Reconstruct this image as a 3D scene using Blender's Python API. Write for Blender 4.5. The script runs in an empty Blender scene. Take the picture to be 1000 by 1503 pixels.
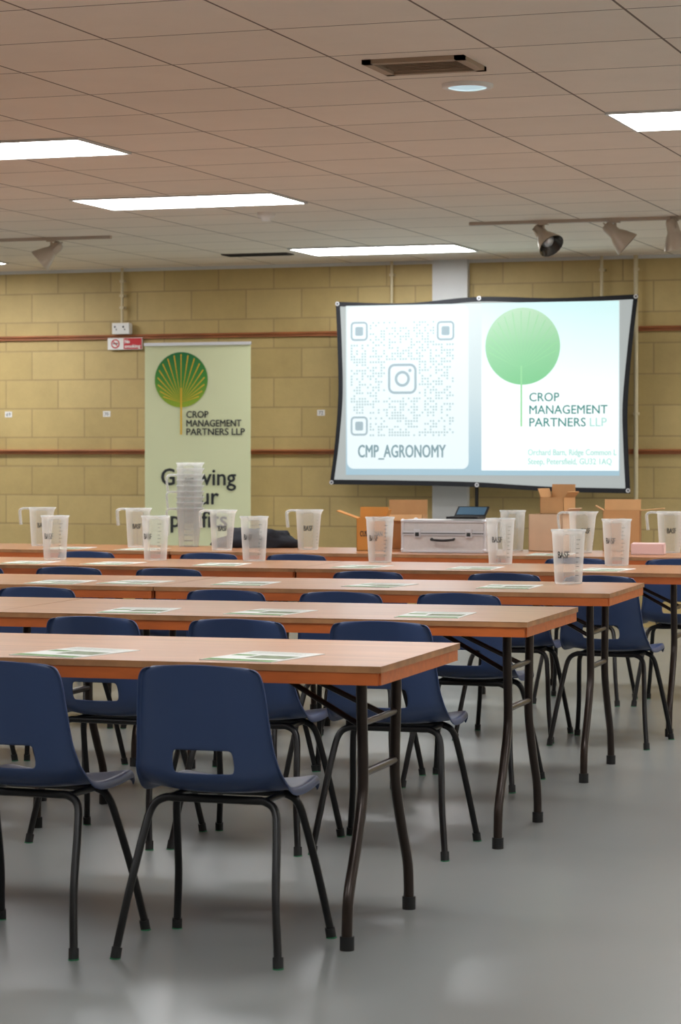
import bpy, math, random
from mathutils import Vector, Matrix, noise
random.seed(4)
sc = bpy.context.scene
COL = sc.collection
try:
    sc.view_settings.view_transform = 'Standard'
except Exception: pass

def lin(c):
    return c/12.92 if c <= 0.04045 else ((c+0.055)/1.055)**2.4
def rgb(r,g,b): return (lin(r/255),lin(g/255),lin(b/255),1)

# ---------------------------------------------------------------- materials
def newmat(name):
    m = bpy.data.materials.new(name); m.use_nodes = True
    nt = m.node_tree; b = nt.nodes['Principled BSDF']
    return m, nt, b
def mat(name, col, rough=.5, metal=0, noise_amt=.0, nscale=20, bump=0, emit=0, spec=.5, stretch=None):
    m, nt, b = newmat(name)
    b.inputs['Base Color'].default_value = col
    b.inputs['Roughness'].default_value = rough
    b.inputs['Metallic'].default_value = metal
    b.inputs['Specular IOR Level'].default_value = spec
    if emit:
        b.inputs['Emission Color'].default_value = col
        b.inputs['Emission Strength'].default_value = emit
    if noise_amt or bump:
        tc = nt.nodes.new('ShaderNodeTexCoord')
        n = nt.nodes.new('ShaderNodeTexNoise'); n.inputs['Scale'].default_value = nscale
        n.inputs['Detail'].default_value = 5
        src = tc.outputs['Object']
        if stretch:
            mp = nt.nodes.new('ShaderNodeMapping'); mp.inputs['Scale'].default_value = stretch
            nt.links.new(src, mp.inputs[0]); src = mp.outputs[0]
        nt.links.new(src, n.inputs['Vector'])
        if noise_amt:
            r = nt.nodes.new('ShaderNodeValToRGB')
            r.color_ramp.elements[0].position = .3; r.color_ramp.elements[1].position = .7
            r.color_ramp.elements[0].color = [c*(1-noise_amt) for c in col[:3]]+[1]
            r.color_ramp.elements[1].color = [min(1,c*(1+noise_amt)) for c in col[:3]]+[1]
            nt.links.new(n.outputs['Fac'], r.inputs[0]); nt.links.new(r.outputs[0], b.inputs['Base Color'])
        if bump:
            bp = nt.nodes.new('ShaderNodeBump'); bp.inputs['Strength'].default_value = bump
            bp.inputs['Distance'].default_value = .01
            nt.links.new(n.outputs['Fac'], bp.inputs['Height']); nt.links.new(bp.outputs[0], b.inputs['Normal'])
    return m
def slide(name, col, e=.75):
    m, nt, b = newmat(name)
    b.inputs['Base Color'].default_value = [c*.15 for c in col[:3]]+[1]
    b.inputs['Roughness'].default_value = .9
    b.inputs['Specular IOR Level'].default_value = .1
    b.inputs['Emission Color'].default_value = col
    b.inputs['Emission Strength'].default_value = e
    return m
def grad_z(name, z0, z1, cols, emit=0):
    m, nt, b = newmat(name)
    g = nt.nodes.new('ShaderNodeNewGeometry'); s = nt.nodes.new('ShaderNodeSeparateXYZ')
    mr = nt.nodes.new('ShaderNodeMapRange'); mr.inputs[1].default_value = z0; mr.inputs[2].default_value = z1
    r = nt.nodes.new('ShaderNodeValToRGB')
    els = r.color_ramp.elements
    while len(els) < len(cols): els.new(.5)
    for i,c in enumerate(cols):
        els[i].position = i/(len(cols)-1); els[i].color = c
    nt.links.new(g.outputs['Position'], s.inputs[0]); nt.links.new(s.outputs['Z'], mr.inputs[0])
    nt.links.new(mr.outputs[0], r.inputs[0])
    b.inputs['Roughness'].default_value = .7
    if emit:
        nt.links.new(r.outputs[0], b.inputs['Emission Color']); b.inputs['Emission Strength'].default_value = emit
        b.inputs['Base Color'].default_value = (.1,.1,.1,1)
    else:
        nt.links.new(r.outputs[0], b.inputs['Base Color'])
    return m

def brick_mat(name, axes, origin, bw, rh, offset, c1, c2, cm, mortar, rough, bump, nz, vshade=0):
    m, nt, b = newmat(name)
    g = nt.nodes.new('ShaderNodeNewGeometry'); s = nt.nodes.new('ShaderNodeSeparateXYZ'); cb = nt.nodes.new('ShaderNodeCombineXYZ')
    nt.links.new(g.outputs['Position'], s.inputs[0])
    for i,a in enumerate(axes):
        mth = nt.nodes.new('ShaderNodeMath'); mth.operation='SUBTRACT'; mth.inputs[1].default_value = origin[i]
        nt.links.new(s.outputs[a], mth.inputs[0]); nt.links.new(mth.outputs[0], cb.inputs[i])
    br = nt.nodes.new('ShaderNodeTexBrick')
    br.offset = offset; br.offset_frequency = 2; br.squash = 1
    br.inputs['Scale'].default_value = 1; br.inputs['Brick Width'].default_value = bw
    br.inputs['Row Height'].default_value = rh; br.inputs['Mortar Size'].default_value = mortar
    br.inputs['Mortar Smooth'].default_value = .3
    br.inputs['Color1'].default_value = c1; br.inputs['Color2'].default_value = c2; br.inputs['Mortar'].default_value = cm
    nt.links.new(cb.outputs[0], br.inputs['Vector'])
    n = nt.nodes.new('ShaderNodeTexNoise'); n.inputs['Scale'].default_value = 2.2; n.inputs['Detail'].default_value = 8
    n.inputs['Roughness'].default_value = .7
    nt.links.new(g.outputs['Position'], n.inputs['Vector'])
    mr = nt.nodes.new('ShaderNodeMapRange'); mr.inputs[1].default_value=.3; mr.inputs[2].default_value=.7
    mr.inputs[3].default_value = 1-nz; mr.inputs[4].default_value = 1+nz
    nt.links.new(n.outputs['Fac'], mr.inputs[0])
    mx = nt.nodes.new('ShaderNodeVectorMath'); mx.operation='SCALE'
    nt.links.new(br.outputs['Color'], mx.inputs[0]); nt.links.new(mr.outputs[0], mx.inputs['Scale'])
    nt.links.new(mx.outputs[0], b.inputs['Base Color'])
    b.inputs['Roughness'].default_value = rough
    n2 = nt.nodes.new('ShaderNodeTexNoise'); n2.inputs['Scale'].default_value = 60
    nt.links.new(g.outputs['Position'], n2.inputs['Vector'])
    inv = nt.nodes.new('ShaderNodeMath'); inv.operation='MULTIPLY_ADD'; inv.inputs[1].default_value=-1; 
    nt.links.new(br.outputs['Fac'], inv.inputs[0])
    sc2 = nt.nodes.new('ShaderNodeMath'); sc2.operation='MULTIPLY'; sc2.inputs[1].default_value=.3
    nt.links.new(n2.outputs['Fac'], sc2.inputs[0]); nt.links.new(sc2.outputs[0], inv.inputs[2])
    bp = nt.nodes.new('ShaderNodeBump'); bp.inputs['Strength'].default_value = bump; bp.inputs['Distance'].default_value=.008
    nt.links.new(inv.outputs[0], bp.inputs['Height']); nt.links.new(bp.outputs[0], b.inputs['Normal'])
    return m

M_wall = brick_mat('painted_block', ('X','Z'), (-8.0,.032), .45,.225,.5, rgb(196,172,116), rgb(184,160,104), rgb(166,143,96), .006, .6, .35, .12)
M_wallplain = mat('plaster_wall', rgb(210,204,192), .8, noise_amt=.05, nscale=3)
M_ceil = brick_mat('ceiling_tile', ('X','Y'), (-2.36-.61*30,10.42-.61*40), .61,.61,0, rgb(242,232,220), rgb(237,227,215), rgb(122,108,96), .0055, .8, .3, .03)

def floor_mat():
    m, nt, b = newmat('floor_vinyl')
    g = nt.nodes.new('ShaderNodeNewGeometry')
    n = nt.nodes.new('ShaderNodeTexNoise'); n.inputs['Scale'].default_value=.9; n.inputs['Detail'].default_value=3
    nt.links.new(g.outputs['Position'], n.inputs['Vector'])
    r = nt.nodes.new('ShaderNodeValToRGB'); r.color_ramp.elements[0].position=.3; r.color_ramp.elements[1].position=.72
    r.color_ramp.elements[0].color = rgb(131,134,131); r.color_ramp.elements[1].color = rgb(137,139,136)
    nt.links.new(n.outputs['Fac'], r.inputs[0]); nt.links.new(r.outputs[0], b.inputs['Base Color'])
    b.inputs['Roughness'].default_value=.27
    return m
M_floor = floor_mat()

def wood_mat():
    m, nt, b = newmat('varnished_tabletop')
    tc = nt.nodes.new('ShaderNodeTexCoord'); mp = nt.nodes.new('ShaderNodeMapping'); mp.inputs['Scale'].default_value=(1.2,14,1)
    n = nt.nodes.new('ShaderNodeTexNoise'); n.inputs['Scale'].default_value=2.2; n.inputs['Detail'].default_value=6; n.inputs['Distortion'].default_value=.3
    oi = nt.nodes.new('ShaderNodeObjectInfo'); ad = nt.nodes.new('ShaderNodeVectorMath')
    nt.links.new(tc.outputs['Object'], ad.inputs[0]); nt.links.new(oi.outputs['Location'], ad.inputs[1])
    nt.links.new(ad.outputs[0], mp.inputs[0]); nt.links.new(mp.outputs[0], n.inputs['Vector'])
    r = nt.nodes.new('ShaderNodeValToRGB'); r.color_ramp.elements[0].position=.3; r.color_ramp.elements[1].position=.75
    r.color_ramp.elements[0].color = rgb(164,108,70); r.color_ramp.elements[1].color = rgb(192,138,98)
    nt.links.new(n.outputs['Fac'], r.inputs[0]); nt.links.new(r.outputs[0], b.inputs['Base Color'])
    b.inputs['Roughness'].default_value=.28
    return m
M_top = wood_mat()
M_edge = mat('worn_ply_edge', rgb(166,116,74), .6, noise_amt=.25, nscale=14)
M_apron = mat('orange_apron', rgb(192,98,42), .45, noise_amt=.12, nscale=8, stretch=(1,6,6))
M_leg = mat('bronze_black_tube', rgb(50,40,35), .3, metal=.5)
M_foot = mat('rubber_foot', rgb(18,18,18), .7)
M_blue = mat('navy_polypropylene', rgb(46,64,102), .38, noise_amt=.05, nscale=4, bump=.02)
M_blk = mat('black_steel', rgb(26,25,26), .35, metal=.4)
M_green_foot = mat('green_foot', rgb(30,110,70), .6)
M_white = mat('white_plastic', rgb(236,234,230), .45)
M_spot = mat('spotlight_enamel', rgb(190,176,160), .28, metal=.2)
M_whitepaint = mat('white_paint', rgb(216,216,214), .6, noise_amt=.02, nscale=3)
M_track = mat('track_paint', rgb(186,172,158), .5)
M_red = mat('sign_red', rgb(200,30,40), .5)
M_black = mat('black_fabric', rgb(12,14,22), .7)
M_ink = mat('ink', rgb(36,40,42), .7)
M_rail = mat('timber_rail', rgb(156,92,52), .55, noise_amt=.3, nscale=5, stretch=(1,8,8))
M_card = mat('cardboard', rgb(190,144,96), .85, noise_amt=.06, nscale=10)
M_card2 = mat('cardboard_orange', rgb(200,136,62), .8, noise_amt=.05, nscale=10)
M_cardpale = mat('cardboard_pale', rgb(208,178,148), .85, noise_amt=.05, nscale=10)
M_cardin = mat('cardboard_inside', rgb(150,110,74), .9, noise_amt=.05, nscale=10)
M_alu = mat('aluminium', rgb(220,220,224), .35, metal=.5)
M_alupanel = mat('case_panel', rgb(204,200,198), .45, metal=.1, noise_amt=.04, nscale=60)
M_paper = mat('paper_white', rgb(224,226,222), .6)
M_pgreen = mat('paper_green', rgb(100,142,76), .6, noise_amt=.3, nscale=30)
M_pdark = mat('paper_photo', rgb(120,132,104), .6, noise_amt=.5, nscale=40)
M_light, _nt, _b = newmat('light_diffuser')
_b.inputs['Base Color'].default_value=(.9,.9,.9,1); _b.inputs['Emission Color'].default_value=(.96,.98,1,1); _b.inputs['Emission Strength'].default_value=19.5
M_darkvent = mat('vent_dark', rgb(60,54,48), .7)
M_tanvent = mat('vent_tan', rgb(170,148,126), .6)
M_glassy = mat('frosted_bluish', rgb(190,222,236), .2, emit=.6)
M_lens = mat('spotlight_lamp', rgb(70,66,62), .15, metal=.6)
M_jack = mat('dark_cloth', rgb(22,24,32), .9, noise_amt=.3, nscale=20, bump=.3)
M_purple = mat('purple_cloth', rgb(70,40,150), .7)
M_pink = mat('pale_pink_card', rgb(222,188,184), .7)

def jug_mat():
    m, nt, b = newmat('translucent_polypropylene')
    b.inputs['Base Color'].default_value = rgb(236,240,240); b.inputs['Roughness'].default_value=.25
    out = nt.nodes['Material Output']
    tr = nt.nodes.new('ShaderNodeBsdfTransparent'); tr.inputs[0].default_value=(.97,.97,.96,1)
    tl = nt.nodes.new('ShaderNodeBsdfTranslucent'); tl.inputs[0].default_value=rgb(240,242,240)
    a = nt.nodes.new('ShaderNodeMixShader'); a.inputs[0].default_value=.45
    nt.links.new(b.outputs[0], a.inputs[1]); nt.links.new(tl.outputs[0], a.inputs[2])
    lw = nt.nodes.new('ShaderNodeLayerWeight'); lw.inputs[0].default_value=.35
    mr = nt.nodes.new('ShaderNodeMapRange'); mr.inputs[3].default_value=.22; mr.inputs[4].default_value=.9
    nt.links.new(lw.outputs['Facing'], mr.inputs[0])
    x = nt.nodes.new('ShaderNodeMixShader')
    nt.links.new(mr.outputs[0], x.inputs[0])
    nt.links.new(tr.outputs[0], x.inputs[1]); nt.links.new(a.outputs[0], x.inputs[2]); nt.links.new(x.outputs[0], out.inputs[0])
    return m
M_jug = jug_mat()

# ---------------------------------------------------------------- mesh builder
def catmull(pts, n=6):
    P=[Vector(p) for p in pts]; P=[P[0]*2-P[1]]+P+[P[-1]*2-P[-2]]; out=[]
    for i in range(1,len(P)-2):
        for k in range(n):
            t=k/n; a,b,c,d=P[i-1],P[i],P[i+1],P[i+2]
            out.append(.5*((2*b)+(c-a)*t+(2*a-5*b+4*c-d)*t*t+(3*b-a-3*c+d)*t**3))
    out.append(P[-2]); return out
_tc={}
def text_geo(body):
    k=body
    if k in _tc: return _tc[k]
    cu=bpy.data.curves.new('t','FONT'); cu.body=body; cu.resolution_u=3
    o=bpy.data.objects.new('t',cu); COL.objects.link(o); bpy.context.view_layer.update()
    me=bpy.data.meshes.new_from_object(o.evaluated_get(bpy.context.evaluated_depsgraph_get()))
    vs=[(v.co.x,v.co.y) for v in me.vertices]; fs=[tuple(p.vertices) for p in me.polygons]
    bpy.data.objects.remove(o); bpy.data.curves.remove(cu); bpy.data.meshes.remove(me)
    _tc[k]=(vs,fs); return _tc[k]

class MB:
    def __init__(s): s.v=[]; s.f=[]; s.mi=[]; s.sm=[]; s.mats=[]; s.M=Matrix.Identity(4)
    def m(s,mt):
        if mt not in s.mats: s.mats.append(mt)
        return s.mats.index(mt)
    def add(s,vs,fs,mt,smooth=False):
        b=len(s.v); s.v+= [tuple(s.M@Vector(v)) for v in vs]; i=s.m(mt)
        for f in fs: s.f.append(tuple(b+k for k in f)); s.mi.append(i); s.sm.append(smooth)
    def box(s,c,d,mt,R=None,bev=0):
        x,y,z=[k/2 for k in d]
        vs=[Vector((a*x,b*y,e*z)) for a in(-1,1) for b in(-1,1) for e in(-1,1)]
        if R: vs=[R@v for v in vs]
        vs=[v+Vector(c) for v in vs]
        s.add(vs,[(0,1,3,2),(4,6,7,5),(0,4,5,1),(2,3,7,6),(0,2,6,4),(1,5,7,3)],mt)
    def tube(s,pts,r,mt,n=10,caps=True):
        P=[Vector(p) for p in pts]; rings=[]; up=None
        for i,p in enumerate(P):
            t=(P[min(i+1,len(P)-1)]-P[max(i-1,0)]).normalized()
            if up is None: up=t.orthogonal().normalized()
            up=(up-t*up.dot(t)).normalized(); w=t.cross(up)
            rr=r[i] if isinstance(r,(list,tuple)) else r
            rings.append([p+up*math.cos(2*math.pi*k/n)*rr+w*math.sin(2*math.pi*k/n)*rr for k in range(n)])
        vs=[v for R in rings for v in R]; fs=[]
        for i in range(len(P)-1):
            for k in range(n):
                fs.append((i*n+k,i*n+(k+1)%n,(i+1)*n+(k+1)%n,(i+1)*n+k))
        s.add(vs,fs,mt,True)
        if caps: s.add(rings[0],[tuple(range(n))[::-1]],mt); s.add(rings[-1],[tuple(range(n))],mt)
    def lathe(s,prof,mt,n=24,c=(0,0,0),R=None,fn=None):
        vs=[];fs=[]
        for r,z in prof:
            for k in range(n):
                a=2*math.pi*k/n; v=Vector((r*math.cos(a),r*math.sin(a),z))
                if fn: v=fn(v,a)
                if R: v=R@v
                vs.append(v+Vector(c))
        for i in range(len(prof)-1):
            for k in range(n): fs.append((i*n+k,i*n+(k+1)%n,(i+1)*n+(k+1)%n,(i+1)*n+k))
        s.add(vs,fs,mt,True)
    def disc(s,c,r,mt,n=40,axis='Y',r2=None,ry=None):
        ry=ry or r; o=[]
        for k in range(n):
            a=2*math.pi*k/n
            o.append((c[0]+r*math.cos(a),c[1],c[2]+ry*math.sin(a)) if axis=='Y' else (c[0]+r*math.cos(a),c[1]+ry*math.sin(a),c[2]))
        if r2 is None: s.add(o,[tuple(range(n))],mt)
        else:
            q=[]
            for k in range(n):
                a=2*math.pi*k/n
                q.append((c[0]+r2*math.cos(a),c[1],c[2]+r2*math.sin(a)) if axis=='Y' else (c[0]+r2*math.cos(a),c[1]+r2*math.sin(a),c[2]))
            s.add(o+q,[(k,(k+1)%n,n+(k+1)%n,n+k) for k in range(n)],mt)
    def rect(s,x0,x1,z0,z1,y,mt): s.add([(x0,y,z0),(x1,y,z0),(x1,y,z1),(x0,y,z1)],[(0,1,2,3)],mt)
    def rrect(s,x0,x1,z0,z1,y,rad,mt,hole=None):
        def loop(x0,x1,z0,z1,rad):
            o=[]
            for cx,cz,a0 in((x1-rad,z1-rad,0),(x0+rad,z1-rad,90),(x0+rad,z0+rad,180),(x1-rad,z0+rad,270)):
                for k in range(7):
                    a=math.radians(a0+15*k); o.append((cx+rad*math.cos(a),y,cz+rad*math.sin(a)))
            return o
        o=loop(x0,x1,z0,z1,rad)
        if hole is None: s.add(o,[tuple(range(len(o)))],mt)
        else:
            q=loop(x0+hole,x1-hole,z0+hole,z1-hole,max(.001,rad-hole)); n=len(o)
            s.add(o+q,[(k,(k+1)%n,n+(k+1)%n,n+k) for k in range(n)],mt)
    def text(s,body,x0,x1,zb,h,y,mt,bold=0,cap='H'):
        vs,fs=text_geo(body)
        a=min(v[0] for v in vs); b=max(v[0] for v in vs)
        hv,_=text_geo(cap); H=max(v[1] for v in hv)
        offs=[(0,0)] if not bold else [(-bold,0),(bold,0),(0,bold*.7),(0,-bold*.7),(-bold*.7,-bold*.5),(bold*.7,bold*.5)]
        for i,(dx,dz) in enumerate(offs):
            s.add([(x0+dx+(v[0]-a)/(b-a)*(x1-x0),y-i*.00008,zb+dz+v[1]/H*h) for v in vs],fs,mt)
    def mesh(s,name):
        me=bpy.data.meshes.new(name); me.from_pydata(s.v,[],s.f)
        for mt in s.mats: me.materials.append(mt)
        me.polygons.foreach_set('material_index',s.mi); me.polygons.foreach_set('use_smooth',s.sm)
        me.update(); return me
    def obj(s,name,loc=(0,0,0),rz=0):
        return inst(name,s.mesh(name),loc,rz)
def inst(name,me,loc=(0,0,0),rz=0,sc_=1):
    o=bpy.data.objects.new(name,me); COL.objects.link(o); o.location=loc; o.rotation_euler=(0,0,math.radians(rz))
    if sc_!=1: o.scale=(sc_,)*3
    return o

WY=17.96; CZ=2.69
# ---------------------------------------------------------------- room shell
def slab(name,c,d,mt):
    b=MB(); b.box((0,0,0),d,mt); return b.obj(name,c)
slab('floor',(-4.5,7.98,-.05),(15.4,20.4,.1),M_floor)
slab('ceiling',(-4.5,7.98,CZ+.05),(15.4,20.4,.1),M_ceil)
slab('wall_back',(-4.5,WY+.1,CZ/2),(15.4,.2,CZ),M_wall)
slab('wall_front',(-4.5,-2.1,CZ/2),(15.4,.2,CZ),M_wallplain)
slab('wall_left',(-12.1,7.98,CZ/2),(.2,19.96,CZ),M_wallplain)
slab('wall_right',(3.1,7.98,CZ/2),(.2,19.96,CZ),M_wallplain)

for i,z in enumerate((2.16,1.27)):
    b=MB()
    b.box((-4.5,WY-.012,z),(15,.024,.036),M_rail)
    b.tube([(-12,WY-.03,z+.008),(3,WY-.03,z+.008)],.009,M_rail,8)
    b.obj('trim_%d'%(i+1))
b=MB(); b.box((-4.5,WY-.01,CZ-.012),(15,.02,.024),M_whitepaint); b.obj('trim_3')
b=MB(); b.box((-5.24,WY-.03,CZ/2),(.27,.06,CZ),M_whitepaint); b.box((-5.24,WY-.03,.05),(.31,.062,.1),M_whitepaint); b.obj('support_column')

# conduits
M_cond = mat('conduit_paint', rgb(212,198,162), .5)
def conduit(x,z0,z1,r=.011,box=None):
    b=MB(); b.tube([(x,WY-.045,z0),(x,WY-.045,z1)],r,M_cond,10)
    for z in (z0+.12,(z0+z1)/2,z1-.1): b.box((x,WY-.03,z),(.035,.055,.018),M_cond)
    b.obj('electrical_conduit')
conduit(-7.884,2.265,CZ-.001); conduit(-5.695,1.3,CZ-.001); conduit(-4.097,1.0,CZ-.001); conduit(-3.845,.4,CZ-.001,.016)
b=MB()
b.box((-7.884,WY-.05,2.222),(.146,.04,.086),M_white); b.box((-7.884,WY-.072,2.222),(.14,.006,.08),M_white)
for dx in(-.035,.035):
    b.box((-7.884+dx,WY-.076,2.215),(.006,.004,.012),M_ink); b.box((-7.884+dx-.012,WY-.076,2.235),(.01,.008,.014),M_ink)
b.box((-7.884,WY-.015,2.222),(.13,.03,.07),M_white)
b.obj('wall_socket')
# sign
b=MB(); y=WY-.036
b.box((-7.865,y+.004,2.106),(.29,.006,.09),M_white)
b.rect(-7.875,-7.724,2.064,2.148,y,M_red)
b.disc((-7.945,y,2.106),.036,M_red,r2=.027)
R=Matrix.Rotation(math.radians(45),3,'Y'); b.box((-7.945,y-.0005,2.106),(.064,.001,.007),M_red,R)
b.box((-7.945,y-.0002,2.108),(.044,.001,.008),M_ink)
b.text('No',-7.865,-7.825,2.11,.026,y-.001,M_white,.0015)
b.text('smoking',-7.865,-7.735,2.075,.024,y-.001,M_white,.0015)
b.obj('no_smoking_sign')
for x,t in((-8.877,'69'),(-8.033,'70'),(-6.268,'72')):
    b=MB(); b.box((x,WY-.003,1.564),(.06,.005,.045),M_white); b.text(t,x-.018,x+.018,1.55,.026,WY-.0065,M_ink); b.obj('number_label')

# ---------------------------------------------------------------- ceiling fittings
b=MB(); b.box((0,0,-.004),(1.19,.58,.008),M_light)
for sx in(-1,1): b.box((sx*.6,0,-.005),(.014,.6,.012),M_whitepaint)
for sy in(-1,1): b.box((0,sy*.295,-.005),(1.2,.014,.012),M_whitepaint)
lm=b.mesh('ceiling_light')
for x,y in((-6.02,10.42),(-6.02,12.93),(-6.02,16.52),(-9.68,16.52),(-9.68,12.93),(-9.68,10.42),(-2.36,10.36),(-2.36,12.93),(-2.36,16.52),
           (1.3,16.52),(1.3,12.93),(1.3,10.42),(-6.02,6.7),(-2.36,6.5),(1.3,6.7),(-9.68,6.7),(-6.02,3.1),(-2.36,3.1),(1.3,3.1),(-9.68,3.1)):  # near rows are out of view, added to brighten foreground floor and ceiling
    inst('ceiling_light',lm,(x+.61,y+.305,CZ))
b=MB()
for sx in(-1,1): b.box((sx*.175,0,-.008),(.035,.31,.016),M_tanvent)
for sy in(-1,1): b.box((0,sy*.14,-.008),(.385,.03,.016),M_tanvent)
b.box((0,0,-.002),(.33,.26,.004),M_darkvent)
for k in range(7): b.box((0,-.1+k*.033,-.006),(.3,.014,.003),M_tanvent,Matrix.Rotation(.5,3,'X'))
b.obj('ceiling_vent',(-2.69,8.86,CZ))
b=MB(); b.lathe([(.1,0),(.1,-.012),(.09,-.016),(.075,-.014)],M_white,32); b.lathe([(.075,-.014),(.05,-.02),(.001,-.022)],M_glassy,32)
b.obj('recessed_downlight',(-2.685,9.417,CZ))
b=MB(); b.lathe([(.055,0),(.055,-.018),(.045,-.03),(.03,-.034),(.028,-.05),(.001,-.052)],M_white,24); b.obj('smoke_detector',(-5.25,14.05,CZ))
b=MB(); b.box((0,0,-.004),(.5,.16,.008),M_darkvent)
for k in range(4): b.box((0,-.06+.04*k,-.009),(.48,.008,.006),M_ink)
b.obj('slot_vent',(-6.4,16.95,CZ))

def spot(tilt, yaw):
    b=MB(); b.box((0,0,-.018),(.06,.035,.024),M_spot); b.tube([(0,0,-.02),(0,0,-.075)],.009,M_spot,8)
    R=Matrix.Rotation(math.radians(yaw),3,'Z')@Matrix.Rotation(math.radians(tilt),3,'Y')
    c=Vector((0,0,-.095))
    k=1.2
    b.lathe([(r*k,z*k) for r,z in [(.001,.07),(.022,.068),(.03,.05),(.032,.01),(.033,.0),(.045,-.02),(.068,-.075),(.07,-.085)]],M_spot,20,c,R)
    b.lathe([(r*k,z*k) for r,z in [(.07,-.085),(.062,-.083),(.04,-.03),(.001,-.01)]],M_lens,20,c,R)
    b.lathe([(r*k,z*k) for r,z in [(.03,-.02),(.034,-.05),(.02,-.066),(.001,-.07)]],M_alu,16,c,R)
    b.tube([c+R@Vector((0,-.04,.02)),c+R@Vector((0,-.05,.055)),c+R@Vector((0,0,.095)),c+R@Vector((0,.05,.055)),c+R@Vector((0,.04,.02))],.005,M_spot,6)
    return b
def track(name,x0,x1,y,spots):
    e=bpy.data.objects.new(name,None); COL.objects.link(e); e.location=(x0,y,CZ)
    b=MB(); b.box(((x1-x0)/2,0,-.01),(x1-x0,.034,.02),M_track); o=b.obj('track_bar'); o.parent=e
    for k,(x,t,yw) in enumerate(spots):
        o=spot(t,yw).obj('spotlight_%d'%k,(x-x0,0,0)); o.parent=e
track('spotlight_track',-4.28,-1.5,15.06,[(-3.81,-48,-35),(-3.36,-48,15),(-3.0,-15,40),(-2.3,-30,0)])
track('spotlight_track',-9.5,-6.77,15.2,[(-7.2,50,20),(-8.6,40,0)])

# ---------------------------------------------------------------- tables
L=1.83; W=.82
b=MB()
b.add([(-L/2,-W/2,.73),(L/2,-W/2,.73),(L/2,W/2,.73),(-L/2,W/2,.73)],[(0,1,2,3)],M_top)
b.box((0,0,.7215),(L-.002,W-.002,.0165),M_edge)
for sy in(-1,1): b.box((0,sy*(W/2-.014),.698),(L-.02,.02,.032),M_apron)
for sx in(-1,1): b.box((sx*(L/2-.014),0,.698),(.02,W-.03,.032),M_apron)
b.box((0,0,.709),(L-.05,W-.05,.008),M_apron)
for sx in(-1,1):
    x0=sx*(L/2-.12)
    for sy in(-1,1):
        p=[(x0,sy*.17,.70),(x0,sy*.168,.6),(x0,sy*.155,.44),(x0,sy*.165,.36),(x0,sy*.225,.24),(x0,sy*.285,.14),(x0,sy*.30,.07),(x0,sy*.302,0.004)]
        b.tube(catmull(p,5),.0145,M_leg,12)
        b.tube([(x0,sy*.302,.0),(x0,sy*.302,.035)],.0185,M_foot,12)
        b.tube([(x0-sx*.012,sy*.13,.55),(x0-sx*.30,sy*.06,.695)],.008,M_leg,8)
        b.tube([(x0,sy*.165,.56),(x0-sx*.02,sy*.11,.55)],.008,M_leg,8)
    b.tube([(x0,-.155,.43),(x0,.155,.43)],.011,M_leg,8)
    b.tube([(x0,-.165,.56),(x0,.165,.56)],.009,M_leg,8)
    b.box((x0,0,.70),(.05,.42,.012),M_leg)
tm=b.mesh('folding_table')
rows=[(-1.935,6.36,2.2,2),(-2.005,8.07,2.2,2),(-2.12,9.73,2.8,3),(-2.12,11.38,2.5,3),(-1.6,13.05,1,4)]
for xr,yc,a,n in rows:
    r=math.radians(a)
    for k in range(n):
        d=L/2+k*(L+.004)
        inst('folding_table',tm,(xr-d*math.cos(r),yc-d*math.sin(r),0),a+(0 if k%2==0 else .3))

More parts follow.
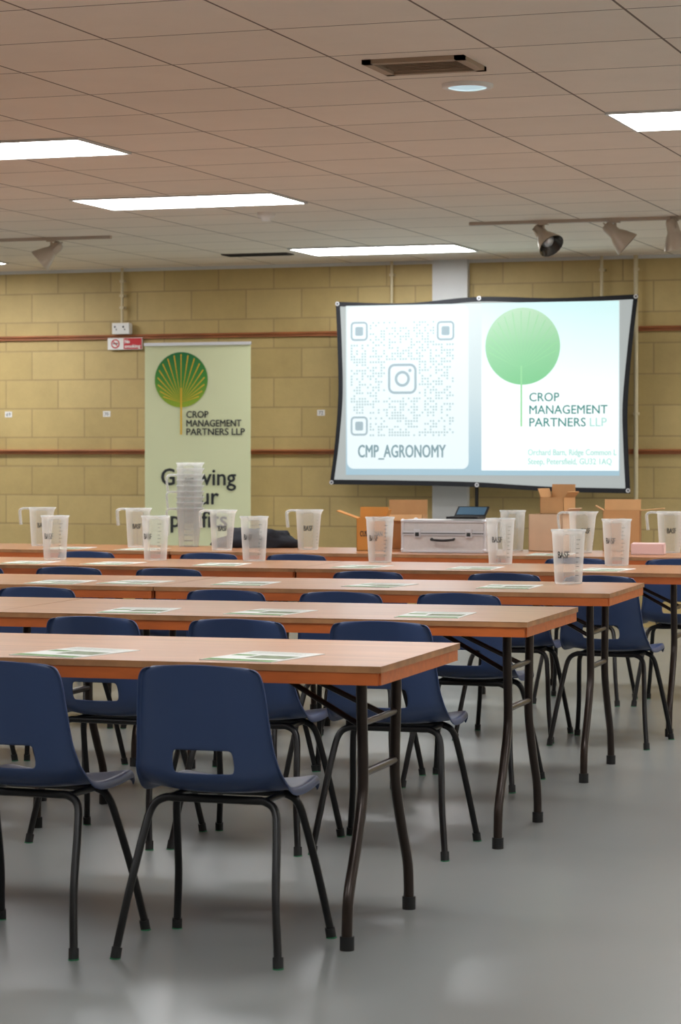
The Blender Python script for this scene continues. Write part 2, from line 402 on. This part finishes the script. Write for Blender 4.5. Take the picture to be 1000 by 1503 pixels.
# ---------------------------------------------------------------- chair
def chair_mesh():
    prof=[(-.217,.738,.128),(-.216,.735,.150),(-.213,.720,.162),(-.206,.68,.168),(-.196,.62,.173),(-.185,.565,.178),(-.175,.520,.182),(-.163,.463,.188),
          (-.148,.438,.193),(-.120,.416,.198),(-.07,.405,.202),(0,.400,.203),(.08,.401,.20),(.15,.408,.195),(.19,.408,.188),(.212,.396,.180),(.217,.378,.172)]
    us=[-1,-.975,-.9,-.7,-.43,-.38,-.15,.15,.38,.43,.7,.9,.975,1]
    vs=[];fs=[]
    for i,(y,z,h) in enumerate(prof):
        w=1 if i<=7 else max(0,1-(i-7)/3)
        for u in us:
            a=abs(u); yy=y; zz=z
            yy+=w*.035*a**3; zz+=(1-w)*.018*a**2 + (.03*a**3 if 7<=i<=9 else 0)
            if a==1: yy-=w*.016; zz-=(1-w)*.022
            if i<=2 : zz-= .010*a**2
            vs.append((u*h,yy,zz))
    n=len(us)
    for i in range(len(prof)-1):
        for k in range(n-1):
            if i==6 and 4<=k<=8: continue
            fs.append((i*n+k,i*n+k+1,(i+1)*n+k+1,(i+1)*n+k))
    me=bpy.data.meshes.new('s'); me.from_pydata(vs,[],fs); me.update()
    o=bpy.data.objects.new('s',me); COL.objects.link(o)
    so=o.modifiers.new('s','SOLIDIFY'); so.thickness=.006; so.offset=0
    ss=o.modifiers.new('u','SUBSURF'); ss.levels=2; ss.render_levels=2
    bpy.context.view_layer.update()
    m2=bpy.data.meshes.new_from_object(o.evaluated_get(bpy.context.evaluated_depsgraph_get()))
    b=MB(); b.add([v.co for v in m2.vertices],[tuple(p.vertices) for p in m2.polygons],M_blue,True)
    bpy.data.objects.remove(o)
    for sy,yt in((-1,-.085),(1,.075)):
        f=.215 if sy<0 else .205
        pts=[]
        for sx in(-1,1):
            q=[(sx*.215,sy*f,.012),(sx*.195,sy*(f-.04),.16),(sx*.178,yt+sy*.035,.30),(sx*.165,yt+sy*.008,.365),(sx*.135,yt,.388),(sx*.09,yt,.390)]
            pts+= q if sx<0 else q[::-1]
            b.tube([(sx*.215,sy*f,0),(sx*.2125,sy*(f-.006),.028)],.0135,M_foot,10)
            b.tube([(sx*.2152,sy*f,.0),(sx*.215,sy*f,.003)],.0145,M_green_foot,10)
        b.tube(catmull(pts,5),.0105,M_blk,10)
    for sx in(-1,1): b.tube([(sx*.13,-.085,.388),(sx*.13,.075,.388)],.009,M_blk,8)
    return b.mesh('stacking_chair')
cm=chair_mesh()
chairs=[(-2.345,5.985,1),(-2.855,5.94,-2),
 (-2.425,7.68,2),(-2.88,7.63,0),(-3.36,7.60,-2),(-4.22,7.58,3),
 (-2.62,9.27,-1),(-3.08,9.22,2),(-3.53,9.21,-2),(-4.32,9.16,2),(-4.80,9.13,0),
 (-2.42,10.77,-3),(-2.88,10.85,2),(-4.44,10.81,-1),(-4.94,10.79,2),(-5.42,10.77,0),(-3.5,10.84,1),
 (-5.63,12.5,1),(-4.92,12.5,-1),(-4.44,12.5,2),(-2.95,12.52,0),(-2.45,12.55,2)]
for x,y,a in chairs: inst('stacking_chair',cm,(x,y,0),a)

# ---------------------------------------------------------------- leaflets
b=MB(); 
def flat(x0,x1,y0,y1,z,mt): b.add([(x0,y0,z),(x1,y0,z),(x1,y1,z),(x0,y1,z)],[(0,1,2,3)],mt)
b.box((0,0,.001),(.21,.297,.002),M_paper)
flat(-.10,.10,-.145,-.10,.0023,M_pgreen); flat(-.02,.095,-.06,.03,.0023,M_pdark); flat(-.095,-.035,.0,.04,.0023,M_pgreen)
for k in range(5): flat(-.09,.09-.02*(k%3),.075+k*.013,.078+k*.013,.0023,M_pdark)
lf=b.mesh('leaflet')
for x,y,a in((-2.82,6.10,-12),(-2.30,6.13,-8),(-3.37,7.80,6),(-2.92,7.86,-5),(-2.36,7.9,4),(-4.42,9.42,5),(-4.12,9.5,-4),(-3.66,9.56,4),(-3.1,9.6,-6),(-2.58,9.66,3),
   (-5.35,11.05,4),(-4.93,11.1,-3),(-4.39,11.15,5),(-3.69,11.15,-2),(-3.15,11.18,3),(-2.55,11.2,-4),(-5.95,12.8,3),(-5.5,12.78,0),(-3.2,12.8,4)):
    inst('leaflet',lf,(x,y,.7302),a)
    
# ---------------------------------------------------------------- jugs
def jug(b,z=0,marks=True,handle=True,ta=-1.6):
    def fn(v,a):
        t=max(0,(v.z-z-.16)/.06)
        d=math.exp(-((a-math.pi*0)/.28)**2)+math.exp(-((a-2*math.pi)/.28)**2)
        v.x+=.018*t*d; return v
    b.lathe([(.001,z+.004),(.05,z+.004),(.054,z),(.0555,z+.01),(.066,z+.19),(.0665,z+.207),(.070,z+.212),(.072,z+.22),(.069,z+.22),(.0655,z+.2)],M_jug,32,fn=fn)
    if handle:
        pts=catmull([(-.066,0,z+.212),(-.10,0,z+.214),(-.122,0,z+.205),(-.124,0,z+.18),(-.118,0,z+.12)],5)
        for w in(-.009,0,.009): b.tube([(p.x,p.y+w,p.z) for p in pts],.006,M_jug,6)
    if marks:
        for k in range(9):
            zz=z+.035+k*.018; r=.0555+(zz-z)*.0585+.0012
            for (a0,da) in((ta+.95,.18 if k%2 else .28),):
                vs=[];n=4
                for j in range(n+1):
                    a=a0+da*j/n; vs+=[(r*math.cos(a),r*math.sin(a),zz),(r*math.cos(a),r*math.sin(a),zz+.0018)]
                b.add(vs,[(2*j,2*j+2,2*j+3,2*j+1) for j in range(n)],M_ink)
        vs,fs=text_geo('BASF'); wd=max(v[0] for v in vs)
        for dd in(0,.01,.02,.03):
            out=[]
            for x,yv in vs:
                a=ta-.30+x/wd*.78+dd; zz=z+.105+yv*.04; r=.0555+(zz-z)*.0585+.0018
                out.append((r*math.cos(a),r*math.sin(a),zz))
            b.add(out,fs,M_ink)
b=MB(); jug(b,ta=-.30); jf=b.mesh('measuring_jug')
b=MB(); jug(b,ta=-1.35); jr=b.mesh('measuring_jug')
TZ=.7302
for x,y,a in((-5.38,11.4,-85),(-4.89,11.52,-95),(-4.39,11.58,-88),(-3.76,11.64,-92),(-3.15,11.62,-80),(-2.59,11.64,-95),(-2.42,9.98,-85)):
    inst('measuring_jug',jf,(x,y,TZ),a)
for x,y,a in((-6.27,13.1,10),(-5.67,13.1,0),(-5.06,12.85,5),(-4.63,13.05,0),(-3.52,13.24,-90),(-3.10,13.08,15),(-2.66,13.25,0)):
    inst('measuring_jug',jr,(x,y,TZ),a)
b=MB()
for k in range(9): jug(b,k*.032,marks=(k==8),handle=(k%3==0))
b.obj('nested_jug_stack',(-5.42,13.25,TZ),20)

# ---------------------------------------------------------------- boxes & cases
def obox(name,loc,rz,w,d,h,mo,flaps,lab=None):
    b=MB(); t=.004
    b.box((0,0,t/2),(w,d,t),M_cardin)
    for s in(-1,1):
        b.box((s*(w/2-t/2),0,h/2),(t,d,h),mo); b.box((0,s*(d/2-t/2),h/2),(w,t,h),mo)
    for side,ang,ln in flaps:
        a=math.radians(ang)
        if side in 'fb':
            s=-1 if side=='f' else 1
            R=Matrix.Rotation(-s*a,3,'X'); c=Vector((0,s*(d/2-t/2),h))+R@Vector((0,0,ln/2)); b.box(c,(w-.004,t,ln),mo,R)
        else:
            s=-1 if side=='l' else 1
            R=Matrix.Rotation(s*a,3,'Y'); c=Vector((s*(w/2-t/2),0,h))+R@Vector((0,0,ln/2)); b.box(c,(t,d-.004,ln),mo,R)
    if lab: b.text(lab,-w*.38,w*.38,h*.45,h*.16,-d/2-.001,M_ink,.0008)
    b.obj(name,loc,rz)
obox('cardboard_box',(-4.26,13.06,TZ),12,.16,.16,.175,M_card2,[('l',70,.12),('r',20,.05),('b',10,.06)],'CUSTODIAN')
obox('cardboard_box',(-4.16,13.34,TZ),6,.22,.15,.19,M_card,[('b',4,.08),('l',35,.03),('f',150,.04)])
obox('cardboard_box',(-3.31,13.28,TZ),-10,.20,.18,.20,M_cardpale,[('r',50,.05)])
obox('cardboard_box',(-3.28,13.28,TZ+.201),-18,.15,.12,.09,M_card,[('b',4,.07),('l',20,.05),('r',40,.04)])
obox('cardboard_box',(-2.95,13.39,TZ),8,.20,.10,.22,M_card,[('b',15,.06),('l',60,.05),('r',85,.13)])
obox('tissue_box',(-2.72,12.98,TZ),5,.17,.11,.055,M_pink,[('f',-88,.1)])
b=MB(); w,d,h=.46,.30,.175
b.box((0,0,h/2),(w-.008,d-.008,h-.008),M_alupanel)
for sx in(-1,1):
    for sy in(-1,1):
        b.tube([(sx*(w/2-.006),sy*(d/2-.006),.004),(sx*(w/2-.006),sy*(d/2-.006),h-.004)],.008,M_alu,8)
        for z in(.0138,h-.008): b.lathe([(.001,-.013),(.010,-.009),(.0135,0),(.010,.009),(.001,.013)],M_alu,12,(sx*(w/2-.008),sy*(d/2-.008),z))
for z in(.008,h*.56,h*.62,h-.008):
    for sy in(-1,1): b.box((0,sy*(d/2-.003),z),(w-.01,.01,.012),M_alu)
    for sx in(-1,1): b.box((sx*(w/2-.003),0,z),(.01,d-.01,.012),M_alu)
b.box((0,-d/2-.0025,h*.59),(w-.02,.004,.004),M_ink)
for x in(-.14,.14):
    b.box((x,-d/2-.006,h*.59),(.035,.01,.045),M_alu); b.box((x,-d/2-.012,h*.56),(.02,.006,.02),M_ink)
b.tube(catmull([(-.06,-d/2-.004,h*.42),(-.055,-d/2-.03,h*.40),(0,-d/2-.036,h*.38),(.055,-d/2-.03,h*.40),(.06,-d/2-.004,h*.42)],4),.007,M_foot,8)
b.obj('aluminium_flight_case',(-3.80,12.98,TZ+.0005),3)
M_lcd=mat('laptop_screen',rgb(50,80,100),.3,emit=.3)
b=MB(); b.box((0,0,.008),(.18,.12,.012),M_blk); b.box((0,-.01,.0145),(.15,.06,.002),M_ink)
R=Matrix.Rotation(math.radians(-50),3,'X')
b.box(Vector((0,.055,.012))+R@Vector((0,0,.04)),(.18,.006,.08),M_blk,R); b.box(Vector((0,.055,.012))+R@Vector((0,-.0035,.042)),(.16,.002,.06),M_lcd,R)
b.obj('laptop',(-3.71,12.98,TZ+.1765),-6)

def cloth(name,loc,sc3,mt,seed,rz=0):
    import bmesh
    bm=bmesh.new(); bmesh.ops.create_icosphere(bm,subdivisions=4,radius=1)
    for v in bm.verts:
        n=noise.noise(v.co*1.6+Vector((seed,0,0)))*.35+noise.noise(v.co*5+Vector((seed,3,0)))*.12
        v.co*=1+n; v.co=Vector((v.co.x*sc3[0],v.co.y*sc3[1],max(v.co.z,-.35)*sc3[2]))
    zm=min(v.co.z for v in bm.verts)
    for v in bm.verts: v.co.z-=zm
    for f in bm.faces: f.smooth=True
    me=bpy.data.meshes.new(name); bm.to_mesh(me); me.materials.append(mt); inst(name,me,loc,rz)
cloth('folded_jacket',(-5.0,13.22,TZ),(.22,.1,.085),M_jack,2,8)
cloth('purple_bag',(-4.36,13.36,TZ),(.05,.04,.12),M_purple,7)

# ---------------------------------------------------------------- projector screen
SY=17.5
sx=lambda p:-5.996+(p-493)*.00508
sz=lambda p:2.37-(p-443)*.00500
S_bg=grad_z('slide_background',1.05,2.35,[rgb(150,190,208),rgb(206,226,230),rgb(222,238,238)],.9)
S_fab=slide('screen_fabric',rgb(205,212,210),.62)  # emission in the fabric stands in for projector light falling on it
S_left=slide('slide_left_panel',rgb(230,242,244),.98)
S_right=grad_z('slide_right_panel',1.1,2.35,[rgb(250,255,255),rgb(246,253,253),rgb(204,242,242)],1.02)
S_qr=slide('slide_qr',rgb(194,214,216),.87)
S_qrd=slide('slide_icon',rgb(176,196,204),.82)
S_txt=slide('slide_text',rgb(144,172,180),.78)
S_txt2=slide('slide_text_green',rgb(80,156,150),.75)
S_pale=slide('slide_text_pale',rgb(186,230,222),.9)
S_green=grad_z('slide_logo',1.75,2.32,[rgb(112,212,138),rgb(146,222,162),rgb(198,238,200)],.84)
S_ray=slide('slide_rays',rgb(166,230,174),.84)
b=MB()
top=[(493,443),(600,447),(707,440),(820,444),(937,441)]
right=[(937,441),(928,520),(922,600),(923,660),(926,722)]
bot=[(926,722),(820,720),(705,714),(600,712),(484,711)]
left=[(484,711),(492,650),(497,580),(496,510),(493,443)]
def cm2(l): return [(p.x,p.y) for p in catmull([(a,c,0) for a,c in l],8)][:-1]
loop=cm2(top)+cm2(right)+cm2(bot)+cm2(left)
cx,cz=708,578
def inset(p,k):
    dx=cx-p[0]; dz=cz-p[1]
    return (p[0]+ (k if dx>0 else -k)*min(1,abs(dx)/60), p[1]+(k if dz>0 else -k)*min(1,abs(dz)/60))
inn=[inset(p,7) for p in loop]; n=len(loop)
O=[(sx(p[0]),SY,sz(p[1])) for p in loop]; I=[(sx(p[0]),SY,sz(p[1])) for p in inn]
OB=[(x,y+.008,z) for x,y,z in O]
b.add(O+I,[(k,(k+1)%n,n+(k+1)%n,n+k) for k in range(n)],M_black)
b.add(O+OB,[(k,n+k,n+(k+1)%n,(k+1)%n) for k in range(n)],M_black)
b.add(OB,[tuple(range(n))],M_black)
c0=(sx(cx),SY,sz(cz)); b.add(I+[c0],[(k,(k+1)%n,n) for k in range(n)],S_fab)
y=SY-.003
b.rect(sx(509),sx(911),sz(697),sz(449.5),y,S_bg); y-=.002
b.rrect(sx(511),sx(693),sz(688),sz(451),y,.05,S_left)
b.rect(sx(712),sx(910),sz(690),sz(449.5),y,S_right); y-=.002
for i in range(38):
    for j in range(41):
        px=518+i*4.1; py=475+j*4.1
        if (px<546 and py<504) or (px>643 and py<504) or (px<546 and py>608): continue
        if 570<px<618 and 530<py<582: continue
        if random.random()<.5:
            r=1.35; b.rect(sx(px-r),sx(px+r),sz(py+r),sz(py-r),y,S_qr)
for cx_,cy_ in((529.5,487),(659,488),(529.5,625.5)):
    b.rrect(sx(cx_-13),sx(cx_+13),sz(cy_+14),sz(cy_-14),y,.03,S_qrd,hole=.014); b.rrect(sx(cx_-6),sx(cx_+6),sz(cy_+6.5),sz(cy_-6.5),y,.012,S_qrd)
b.rrect(sx(573),sx(616),sz(579),sz(535),y,.05,S_qrd,hole=.018); b.disc((sx(594.5),y,sz(557)),.058,S_qrd,r2=.038); b.disc((sx(606),y,sz(545)),.012,S_qrd)
b.text('CMP_AGRONOMY',sx(528),sx(659),sz(671),.088,y,S_txt,.0025)
b.disc((sx(772),y,sz(512)),.276,S_green,48)
y-=.001
def rays(b,cx,cz,R,base,mt,y,n=15,w=.004):
    for k in range(n):
        a=math.radians(90+(k-(n-1)/2)*9.0)
        L_=0
        for t in range(1,200):
            x=base[0]+math.cos(a)*t*.005; z=base[1]+math.sin(a)*t*.005
            if (x-cx)**2+(z-cz)**2>(R*.93)**2 and t>10: break
            L_=t*.005
        nx,nz=-math.sin(a),math.cos(a)
        ex,ez=base[0]+math.cos(a)*L_,base[1]+math.sin(a)*L_
        b.add([(base[0],y,base[1]),(ex+nx*w,y,ez+nz*w),(ex-nx*w,y,ez-nz*w)],[(0,1,2)],mt)
rays(b,sx(772),sz(512),.276,(sx(770),sz(545)),S_ray,y,n=15,w=.003)
b.rect(sx(769),sx(771.5),sz(627),sz(540),y,S_ray)
b.text('CROP',sx(782),sx(825),sz(591),.060,y,S_txt2,.001)
b.text('MANAGEMENT',sx(782),sx(894),sz(609),.060,y,S_txt2,.001)
b.text('PARTNERS',sx(782),sx(863),sz(627),.060,y,S_txt2,.001); b.text('LLP',sx(869),sx(893),sz(627),.060,y,S_pale,.001)
b.text('Orchard Barn, Ridge Common L',sx(780),sx(907),sz(668),.042,y,S_pale,.0015)
b.text('Steep, Petersfield, GU32 1AQ',sx(780),sx(900),sz(681),.042,y,S_pale,.0015)
for p in((496,446),(708,442),(934,444),(923,718),(705,711),(487,708)):
    b.disc((sx(p[0]),SY-.004,sz(p[1])),.016,M_alu,16,r2=.007)
b.tube([(sx(703),SY+.03,0.03),(sx(703),SY+.03,2.3)],.014,M_blk,8)
for a in(90,210,330):
    b.tube([(sx(703),SY+.03,.35),(sx(703)+.4*math.cos(math.radians(a)),SY+.03+.4*math.sin(math.radians(a)),.012)],.011,M_blk,8)
b.tube([(sx(500),SY+.02,2.34),(sx(930),SY+.02,2.34)],.01,M_blk,8)
b.obj('projector_screen')

# ---------------------------------------------------------------- pull up banner
BY=17.3
bx=lambda p:-7.43+(p-213)*.00543
bz=lambda p:2.07-(p-503)*.00503
M_ban=mat('banner_print',rgb(216,220,178),.55,noise_amt=.02,nscale=2)
M_bgreen=grad_z('banner_logo_green',bz(597),bz(515),[rgb(150,175,40),rgb(70,140,50),rgb(20,110,60)])
M_gold=mat('banner_gold',rgb(226,180,50),.6)
b=MB()
b.box((-7.009,BY+.004,1.075),(.842,.003,1.99),M_ban)
b.box((-7.009,BY,2.068),(.85,.018,.022),M_alu)
b.box((-7.009,BY,.055),(.87,.09,.08),M_alu)
for s in(-1,1): b.box((-7.009+s*.3,BY,.008),(.05,.3,.014),M_alu)
b.tube([(-7.009,BY+.03,.05),(-7.009,BY+.03,2.07)],.01,M_blk,8)
y=BY-.001
b.disc((bx(267),y,bz(556)),.212,M_bgreen,48,ry=.205); y-=.0015
rays(b,bx(267),bz(556),.205,(bx(267),bz(590)),M_gold,y,n=17,w=.0045)
b.rect(bx(265.8),bx(268.4),bz(637),bz(568),y,M_gold)
b.text('CROP',bx(275),bx(307),bz(612),.048,y,M_ink,.0015)
b.text('MANAGEMENT',bx(275),bx(355),bz(625),.048,y,M_ink,.0015)
b.text('PARTNERS LLP',bx(275),bx(360),bz(637.5),.048,y,M_ink,.0015)
b.text('Growing',bx(238),bx(347),bz(711),.12,y,M_ink,.003)
b.text('your',bx(262),bx(322),bz(739),.12,y,M_ink,.003)
b.text('profits',bx(252),bx(334),bz(773),.12,y,M_ink,.003)
b.obj('pull_up_banner')

# ---------------------------------------------------------------- world + camera
wd=bpy.data.worlds.new('world'); sc.world=wd; wd.use_nodes=True
wd.node_tree.nodes['Background'].inputs[0].default_value=(.8,.85,1,1); wd.node_tree.nodes['Background'].inputs[1].default_value=.3
cd=bpy.data.cameras.new('camera'); co=bpy.data.objects.new('camera',cd); COL.objects.link(co)
cd.sensor_fit='VERTICAL'; cd.sensor_height=36; cd.sensor_width=24; cd.lens=3700/1503*36
cd.shift_y=-86.5/1503
cd.clip_start=.05; cd.clip_end=100
cd.dof.use_dof=True; cd.dof.focus_distance=8.5; cd.dof.aperture_fstop=9
co.location=(0,0,1.26); co.rotation_euler=(math.radians(90),0,math.radians(18.8))
sc.camera=co
